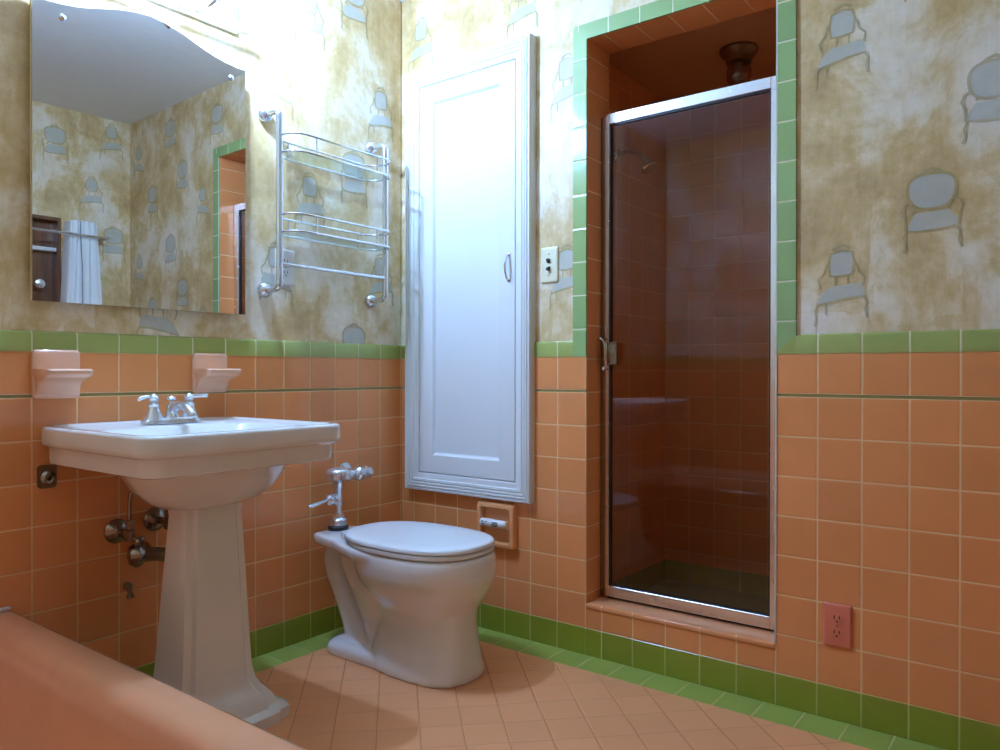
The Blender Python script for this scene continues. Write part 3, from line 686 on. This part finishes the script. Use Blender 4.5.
# ------------------------------------------------------------------ vanity lamp
def lamp():
    Y0, Y1, Z0, XR_ = -1.290, -0.735, 1.972, 0.064
    root = thing('vanity_light', 'bright bluish white vanity light with a chrome rail, on the wall over the mirror', 'light', (0.0, -1.03, Z0))
    b = B(); box(b, -0.005, 0.014, Y0, Y1-0.004, Z0+0.012, Z0+0.120, 0.003); obj('back_plate', b, M['chrome'], root)
    b = B(); box(b, XR_-0.016, XR_, Y0, -0.932, Z0, Z0+0.020, 0.003); obj('front_rail', b, M['chrome'], root)
    b = B(); box(b, XR_-0.018, XR_, -0.929, Y1, Z0-0.001, Z0+0.021, 0.003); obj('front_rail', b, M['chrome'], root)
    for y in (Y0+0.006, -0.94, Y1-0.010):
        b = B(); tube(b, [(0.010, y, Z0+0.020), (0.04, y, Z0+0.008), (XR_-0.008, y, Z0+0.006)], 0.004, 8, smooth=4); obj('rail_arm', b, M['chrome'], root)
    x, y, z = 0.168, -0.907, 1.983
    b = B(); tube(b, [(0.012, y, 2.045), (0.045, y, 2.035), (0.080, y, 2.000), (0.115, y, 1.978), (x, y, z+0.004)], 0.0065, 12, smooth=5); obj('lamp_arm', b, M['chrome'], root)
    b = B(); lathe(b, [(0.004, -0.008), (0.010, 0.000), (0.017, 0.008), (0.017, 0.016), (0.013, 0.022), (0.013, 0.028)], (x, y, z), n=20); obj('lamp_holder', b, M['chrome'], root)
    b = B(); lathe(b, [(0.010, 0.027), (0.014, 0.036), (0.026, 0.048), (0.032, 0.064), (0.030, 0.080), (0.018, 0.093), (0.001, 0.098)], (x, y, z), n=24)
    o = obj('bulb', b, M['lamp'], root); o['label'] = 'glowing round bulb'
lamp()

# ------------------------------------------------------------------ bathroom rack
def rack():
    YL, YR, XP, ZT_, ZB_ = -0.633, -0.165, 0.078, 1.763, 1.190
    root = thing('bathroom_rack', 'chrome wall rack with two oval glass shelves and a towel bar', 'rack', (0, (YL+YR)/2, ZB_))
    for y in (YL, YR):
        b = B(); tube(b, [(0.0, y, ZT_), (0.045, y, ZT_), (0.066, y, ZT_-0.004), (0.076, y, ZT_-0.016), (XP, y, ZT_-0.04), (XP, y, 1.5), (XP, y, ZB_+0.04), (0.076, y, ZB_+0.016), (0.066, y, ZB_+0.004), (0.045, y, ZB_), (0.0, y, ZB_)], 0.0108, 14, smooth=4)
        obj('upright', b, M['chrome'], root)
        for z in (ZT_, ZB_):
            b = B(); lathe(b, [(0.026, -0.005), (0.027, 0.004), (0.024, 0.012), (0.016, 0.020), (0.010, 0.024)], (0, y, z), (1, 0, 0), 22); obj('wall_flange', b, M['chrome'], root)
    for z0 in (1.630, 1.374):
        for dz, nm in ((0.056, 'guard_rail'), (0.0, 'shelf_rail')):
            b = B()
            pts = [(x, y, z0+dz) for x, y in rrect(0.018, 0.140, YL+0.010, YR-0.010, 0.050, 6)]
            tube(b, pts, 0.0038, 8, closed=True); obj(nm, b, M['chrome'], root)
        for px_, py_ in ((0.140, YL+0.10), (0.140, YR-0.10), (0.018, YL+0.08), (0.018, YR-0.08)):
            b = B(); tube(b, [(px_, py_, z0-0.004), (px_, py_, z0+0.058)], 0.0026, 8); obj('rail_post', b, M['chrome'], root)
        b = B(); prism(b, rrect(0.022, 0.136, YL+0.014, YR-0.014, 0.046, 6), lambda a, c, d: (a, c, d), z0-0.003, z0+0.003); obj('glass_shelf', b, M['shelf_glass'], root)
    b = B(); tube(b, [(XP, YL, 1.270), (XP, YR, 1.270)], 0.0065, 12); obj('towel_bar', b, M['chrome'], root)
rack()

# ------------------------------------------------------------------ soap dish and tumbler shelf
def soap(y0, y1, z0, z1, label, lip):
    root = thing('soap_dish', label, 'soap dish', (0, (y0+y1)/2, z0))
    b = B(); loft(b, [[(x, a, c) for a, c in rrect(y0+s, y1-s, z0+s, z1-s, 0.010, 4)] for x, s in ((0.0005, 0), (0.008, 0), (0.012, 0.003), (0.0135, 0.008))]); obj('back_plate', b, M['pink_ceramic'], root)
    zc = z0+(z1-z0)*0.56; ym = (y0+y1)/2; h = (y1-y0)/2-0.001
    b = B()
    R = []
    for hy, xo, z in ((h*0.93, 0.0145, zc-0.058), (h*0.94, 0.022, zc-0.050), (h*0.95, 0.030, zc-0.036), (h*0.96, 0.044, zc-0.026), (h*0.98, 0.070, zc-0.019), (h*1.0, 0.083, zc-0.014), (h*1.03, 0.090, zc-0.007), (h*1.04, 0.091, zc+0.002), (h*1.02, 0.088, zc+0.006), (h*0.98, 0.083, zc+0.006), (h*0.94, 0.079, zc+0.002), (h*0.90, 0.070, zc-0.004)):
        R.append([(x, y, z) for x, y in rrect(0.010, xo, ym-hy, ym+hy, min(0.014, (xo-0.010)/2.2), 4, (1, 0.2, 0.2, 1))])
    loft(b, R); obj('tray', b, M['pink_ceramic'], root)
    if lip:
        b = B()
        for s in (-0.5, 0, 0.5): tube(b, [(0.016, ym+s*h, zc+0.001), (0.064, ym+s*h, zc+0.001)], 0.003, 8)
        obj('drain_ribs', b, M['pink_ceramic'], root)
soap(-1.328, -1.213, 0.854, 0.980, 'pink ceramic wall soap dish over the left end of the sink', True)
soap(-0.889, -0.775, 0.860, 0.980, 'pink ceramic wall soap dish over the right side of the sink', False)

# ------------------------------------------------------------------ wall cabinet
def cabinet():
    X0, X1, Z0, Z1 = 0.044, 0.634, 0.474, 2.074
    root = thing('wall_cabinet', 'tall white painted wall cabinet with a panelled door and fluted casing', 'cabinet', (0.34, 0, Z0))
    # fluted, mitred casing: (distance from the outer edge, projection)
    prof = [(0.0, 0.006), (0.0, -0.024), (0.003, -0.030), (0.008, -0.031), (0.011, -0.027), (0.014, -0.032), (0.019, -0.032), (0.022, -0.027), (0.025, -0.031), (0.030, -0.031), (0.033, -0.026),
            (0.036, -0.030), (0.044, -0.029), (0.047, -0.024), (0.052, -0.0235), (0.064, -0.022), (0.067, -0.018), (0.067, 0.006)]
    b = B(); rings = []
    for d, y in prof:
        rings.append([(X0+d, y, Z0+d), (X1-d, y, Z0+d), (X1-d, y, Z1-d), (X0+d, y, Z1-d)])
    rings.append(rings[0])
    loft(b, rings, False, False); bmesh.ops.remove_doubles(b, verts=b.verts, dist=1e-5); obj('casing', b, M['paint'], root, 20)
    dx0, dx1, dz0, dz1 = X0+0.0695, X1-0.0695, Z0+0.0695, Z1-0.0695
    b = B(); rr = []
    for d, y in ((0.0, 0.004), (0.0, -0.0185), (0.002, -0.0205), (0.066, -0.0205), (0.068, -0.0195), (0.074, -0.010), (0.078, -0.0085), (0.14, -0.0085)):
        rr.append([(dx0+d, y, dz0+d), (dx1-d, y, dz0+d), (dx1-d, y, dz1-d), (dx0+d, y, dz1-d)])
    loft(b, rr); door = obj('door', b, M['paint'], root, 20)
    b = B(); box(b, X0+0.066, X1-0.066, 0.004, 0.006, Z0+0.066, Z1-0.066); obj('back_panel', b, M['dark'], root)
    b = B(); hx, hz = dx1-0.026, 1.288
    tube(b, [(hx, -0.020, hz+0.044), (hx, -0.034, hz+0.036), (hx, -0.043, hz), (hx, -0.034, hz-0.036), (hx, -0.020, hz-0.044)], [0.003, 0.0042, 0.005, 0.0042, 0.003], 10, smooth=5)
    for s in (-1, 1): lathe(b, [(0.006, 0), (0.006, 0.003), (0.003, 0.005)], (hx, -0.0205, hz+s*0.045), (0, -1, 0), 12)
    obj('handle', b, M['chrome'], door)
    for z in (1.885, 0.735):
        b = B(); tube(b, [(dx0-0.002, -0.023, z-0.032), (dx0-0.002, -0.023, z+0.032)], 0.0032, 10)
        for s in (-1, 1): lathe(b, [(0.0032, 0), (0.002, 0.004), (0.0005, 0.006)], (dx0-0.002, -0.023, z+s*0.032), (0, 0, s), 8)
        obj('hinge', b, M['paint'], door)
cabinet()

# ------------------------------------------------------------------ toilet paper holder
def holder():
    x0, x1, z0, z1 = 0.398, 0.562, 0.304, 0.462
    root = thing('paper_holder', 'apricot ceramic toilet paper holder with an empty white roller, below the cabinet', 'paper holder', (0.48, 0, z0))
    b = B(); R = []
    for s, y, r in ((0.0, -0.0005, 0.012), (0.0, -0.018, 0.012), (0.003, -0.024, 0.012), (0.009, -0.027, 0.012), (0.017, -0.026, 0.010), (0.021, -0.021, 0.008), (0.022, -0.003, 0.008)):
        R.append([(x, y, z) for x, z in rrect(x0+s, x1-s, z0+s, z1-s, r, 4)])
    loft(b, R); obj('frame', b, M['apricot_ceramic'], root)
    zc = 0.388
    for a, c in ((x0+0.018, x0+0.030), (x1-0.030, x1-0.018)):
        b = B(); box(b, a, c, -0.034, -0.003, zc-0.014, zc+0.014, 0.004); obj('bracket', b, M['apricot_ceramic'], root)
    b = B(); lathe(b, [(0.003, 0.0), (0.012, 0.004), (0.0145, 0.008), (0.0145, 0.052), (0.0135, 0.054), (0.0135, 0.107), (0.010, 0.112), (0.003, 0.116)], (x0+0.024, -0.030, zc+0.003), (1, 0, 0), 20)
    ro = obj('roller', b, M['white_plastic'], root)
    for xx, ww, dz in ((0.436, 0.012, 0.006), (0.454, 0.008, 0.006), (0.436, 0.016, -0.002), (0.484, 0.026, 0.006), (0.482, 0.030, -0.001), (0.486, 0.022, -0.006)):
        b = B(); box(b, xx, xx+ww*0.85, -0.0448, -0.043, zc+dz+0.001, zc+dz+0.0042)
        obj('printed_mark', b, M['dark'], ro)
holder()

# ------------------------------------------------------------------ outlets and switch
def plate(name, label, cat, mp, cu, cz, hw, hh, mat, kind):
    root = thing(name, label, cat, mp(cu, 0, cz))
    b = B(); loft(b, [[mp(u, o, z) for u, z in rrect(cu-hw+s, cu+hw-s, cz-hh+s, cz+hh-s, 0.003, 3)] for o, s in ((0.0006, 0), (0.004, 0), (0.007, 0.003), (0.0075, 0.006))]); obj('cover_plate', b, mat, root)
    if kind == 'outlet':
        for s in (-1, 1):
            zc = cz+s*0.0195
            b = B(); loft(b, [[mp(cu+0.0145*math.cos(t), o, zc+0.0135*math.copysign(abs(math.sin(t))**0.8, math.sin(t))) for t in [2*PI*i/24 for i in range(24)]] for o in (0.0072, 0.0090)]); rc = obj('receptacle', b, mat, root)
            b = B()
            for du in (-0.0062, 0.0062): loft(b, [[mp(cu+du+a, o, zc+0.003+c) for a, c in ((-0.0013, -0.0042), (0.0013, -0.0042), (0.0013, 0.0042), (-0.0013, 0.0042))] for o in (0.0088, 0.0094)])
            loft(b, [[mp(cu+0.0026*math.cos(t), o, zc-0.0075+0.0026*math.sin(t)) for t in [2*PI*i/12 for i in range(12)]] for o in (0.0088, 0.0094)])
            obj('slots', b, M['dark'], rc)
        b = B(); loft(b, [[mp(cu+0.002*math.cos(t), o, cz+0.002*math.sin(t)) for t in [2*PI*i/10 for i in range(10)]] for o in (0.0072, 0.0088)]); obj('screw', b, M['dull_chrome'], root)
    else:
        for s in (-1, 1):
            zc = cz+s*0.012
            b = B(); loft(b, [[mp(cu+a, o, zc+c*q+s*0.004*(o > 0.01)) for a, c in ((-0.005, -0.007), (0.005, -0.007), (0.005, 0.007), (-0.005, 0.007))] for o, q in ((0.007, 1), (0.018, 0.6))]); obj('toggle', b, M['dark'] if s < 2 else mat, root)
            b = B(); loft(b, [[mp(cu+0.0022*math.cos(t), o, cz+s*0.036+0.0022*math.sin(t)) for t in [2*PI*i/10 for i in range(10)]] for o in (0.0072, 0.0084)]); obj('screw', b, M['dull_chrome'], root)
plate('light_switch', 'ivory light switch plate between the white cabinet and the shower', 'switch', lambda u, o, z: (u, 0.006-o, z), 0.693, 1.286, 0.034, 0.060, M['ivory'], 'switch')
plate('wall_outlet', 'pale outlet on the wallpaper behind the lower left of the chrome rack', 'outlet', lambda u, o, z: (-0.006+o, u, z), -0.551, 1.273, 0.038, 0.060, M['ivory_pale'], 'outlet')
plate('wall_outlet', 'salmon pink outlet low on the tiles right of the shower', 'outlet', lambda u, o, z: (u, -o, z), 1.610, 0.254, 0.036, 0.057, M['pink_plastic'], 'outlet')

# ------------------------------------------------------------------ shower door
def shower_door():
    Y = 0.088; X0, X1 = XL+0.001, XR-0.001; ZB, ZTOP = 0.1785, 1.781
    root = thing('shower_door', 'aluminium framed glass shower door in the tiled opening', 'door', ((X0+X1)/2, Y, 0.17))
    b = B(); box(b, X0, X0+0.022, Y+0.004, Y+0.034, 0.171, ZTOP-0.004, 0.002); box(b, X1-0.014, X1, Y+0.004, Y+0.034, 0.171, ZTOP-0.004, 0.002)
    obj('wall_channel', b, M['dull_chrome'], root)
    b = B(); box(b, X0+0.026, X1-0.001, Y+0.008, Y+0.028, 0.170, 0.175); obj('threshold', b, M['rubber'], root)
    # leaf frame
    def prf(b, x0, x1, z0, z1, bl, br, bb, bt):
        for a in ((x0, x0+bl, z0, z1), (x1-br, x1, z0, z1), (x0+bl, x1-br, z0, z0+bb), (x0+bl, x1-br, z1-bt, z1)):
            box(b, a[0], a[1], Y-0.006, Y+0.018, a[2], a[3], 0.0015, 1)
    b = B(); prf(b, X0+0.024, X1-0.002, ZB, ZTOP, 0.013, 0.040, 0.036, 0.034); lf = obj('leaf_frame', b, M['aluminium'], root)
    b = B(); xa, xb, za, zb = X0+0.037, X1-0.042, ZB+0.036, ZTOP-0.034
    for q in ((xa, xa+0.004, za, zb), (xb-0.004, xb, za, zb), (xa, xb, za, za+0.004), (xa, xb, zb-0.005, zb)): box(b, q[0], q[1], Y-0.001, Y+0.013, q[2], q[3])
    obj('glazing_seal', b, M['rubber'], lf)
    b = B(); box(b, xa+0.001, xb-0.001, Y+0.003, Y+0.009, za+0.001, zb-0.001); obj('glass_pane', b, M['door_glass'], root)
    # pull handle and catch
    b = B(); hx = X0+0.034
    box(b, hx-0.009, hx+0.004, Y-0.022, Y-0.005, 0.945, 1.020, 0.003)
    tube(b, [(hx-0.026, Y-0.030, 1.034), (hx-0.012, Y-0.030, 1.034), (hx-0.003, Y-0.024, 1.014), (hx-0.002, Y-0.022, 0.96)], 0.0045, 8, smooth=3)
    lathe(b, [(0.007, 0), (0.009, 0.006), (0.006, 0.014), (0.001, 0.016)], (hx-0.004, Y-0.020, 0.935), (0, -1, 0), 12)
    obj('handle', b, M['chrome'], root)
    b = B()
    for q in ((0.004, 0.040, 1.018, 1.023), (0.036, 0.040, 0.948, 1.023), (0.004, 0.040, 0.948, 0.953)): box(b, hx+q[0], hx+q[1], Y-0.020, Y-0.008, q[2], q[3], 0.0015, 1)
    box(b, hx+0.004, hx+0.038, Y-0.008, Y-0.0055, 0.950, 1.021)
    obj('pull', b, M['dull_chrome'], root)
shower_door()
# shower ceiling lamp (unlit)
root = thing('ceiling_lamp', 'unlit chrome ceiling lamp with a glass jar shade inside the shower', 'lamp', (1.14, 0.56, SZ1))
b = B(); lathe(b, [(0.066, 0.0), (0.068, 0.010), (0.060, 0.024), (0.046, 0.034), (0.046, 0.050), (0.040, 0.052)], (1.14, 0.56, SZ1), (0, 0, -1), 32); obj('canopy', b, M['old_brass'], root)
b = B(); lathe(b, [(0.036, 0.045), (0.040, 0.060), (0.044, 0.085), (0.042, 0.110), (0.032, 0.128), (0.014, 0.136), (0.001, 0.138)], (1.14, 0.56, SZ1), (0, 0, -1), 28); obj('glass_shade', b, M['globe_glass'], root)
b = B(); lathe(b, [(0.013, 0.05), (0.013, 0.07), (0.024, 0.090), (0.024, 0.104), (0.012, 0.118), (0.001, 0.12)], (1.14, 0.56, SZ1), (0, 0, -1), 20); obj('bulb', b, plain('unlit_bulb', (0.5, 0.4, 0.36), 0.2), root)
# shower head
root = thing('shower_head', 'chrome shower head on a bent arm, seen through the shower door glass', 'shower head', (SX0, 0.46, 1.78))
b = B(); lathe(b, [(0.03, 0.0), (0.03, 0.004), (0.014, 0.012)], (SX0, 0.46, 1.76), (1, 0, 0)); obj('wall_flange', b, M['chrome'], root)
b = B(); tube(b, [(SX0+0.004, 0.46, 1.76), (SX0+0.05, 0.455, 1.765), (SX0+0.10, 0.45, 1.745), (SX0+0.125, 0.445, 1.72)], 0.009, 12, smooth=5); obj('arm', b, M['chrome'], root)
b = B(); lathe(b, [(0.010, 0), (0.014, 0.012), (0.016, 0.02), (0.030, 0.045), (0.034, 0.052), (0.030, 0.056), (0.001, 0.057)], (SX0+0.12, 0.447, 1.728), (0.5, -0.05, -0.85), 24); obj('spray_head', b, M['chrome'], root)

# ------------------------------------------------------------------ towel by the door (seen in the mirror)
root = thing('towel_rail', 'thin chrome towel rail across the doorway, reflected at the mirror left edge', 'towel rail', (WX, -0.5, 1.68))
b = B(); tube(b, [(WX-0.118, -0.16, 1.672), (WX-0.118, -1.20, 1.672)], 0.006, 10); obj('bar', b, M['chrome'], root)
for y in (-0.172, -1.18):
    b = B(); lathe(b, [(0.016, 0), (0.016, 0.006), (0.008, 0.012), (0.008, 0.118)], (WX, y, 1.672), (-1, 0, 0), 16); obj('bracket', b, M['chrome'], root)
root = thing('towel', 'white towel hanging by the doorway, reflected at the lower left of the mirror', 'towel', (WX-0.06, -0.28, 0.75))
b = B(); rings = []
n = 40
for k_ in range(26):
    t = k_/25; z = 1.757-t*0.98
    hw = 0.072+0.030*min(1, t*1.6); yc = -0.286+0.004*t
    ring_ = []
    for i in range(n+1):
        s = i/n; y = yc-hw+2*hw*s
        f = 0.010*math.sin(s*14+t*1.2)*min(1, t*5)+0.006*math.sin(s*31+2*t)
        e = 0.014*(1-(2*s-1)**8)
        ring_.append((WX-0.075-f-e*(0.5 if t < .02 else 1), y, z-0.010*(2*s-1)**4*(t < 0.02)))
    back = [(WX-0.008, y, z) for x, y, z in reversed(ring_)]
    rings.append(ring_+back)
loft(b, rings); obj('towel_cloth', b, M['towel'], root, 60)
b = B(); loft(b, [[(WX-0.102, y, z), (WX-0.098, y, z), (WX-0.098, y+0.005, z), (WX-0.102, y+0.005, z)] for y, z in ((-0.310, 1.750), (-0.312, 1.68), (-0.302, 1.50), (-0.300, 1.10))]); obj('edge_band', b, M['stripe'], root)
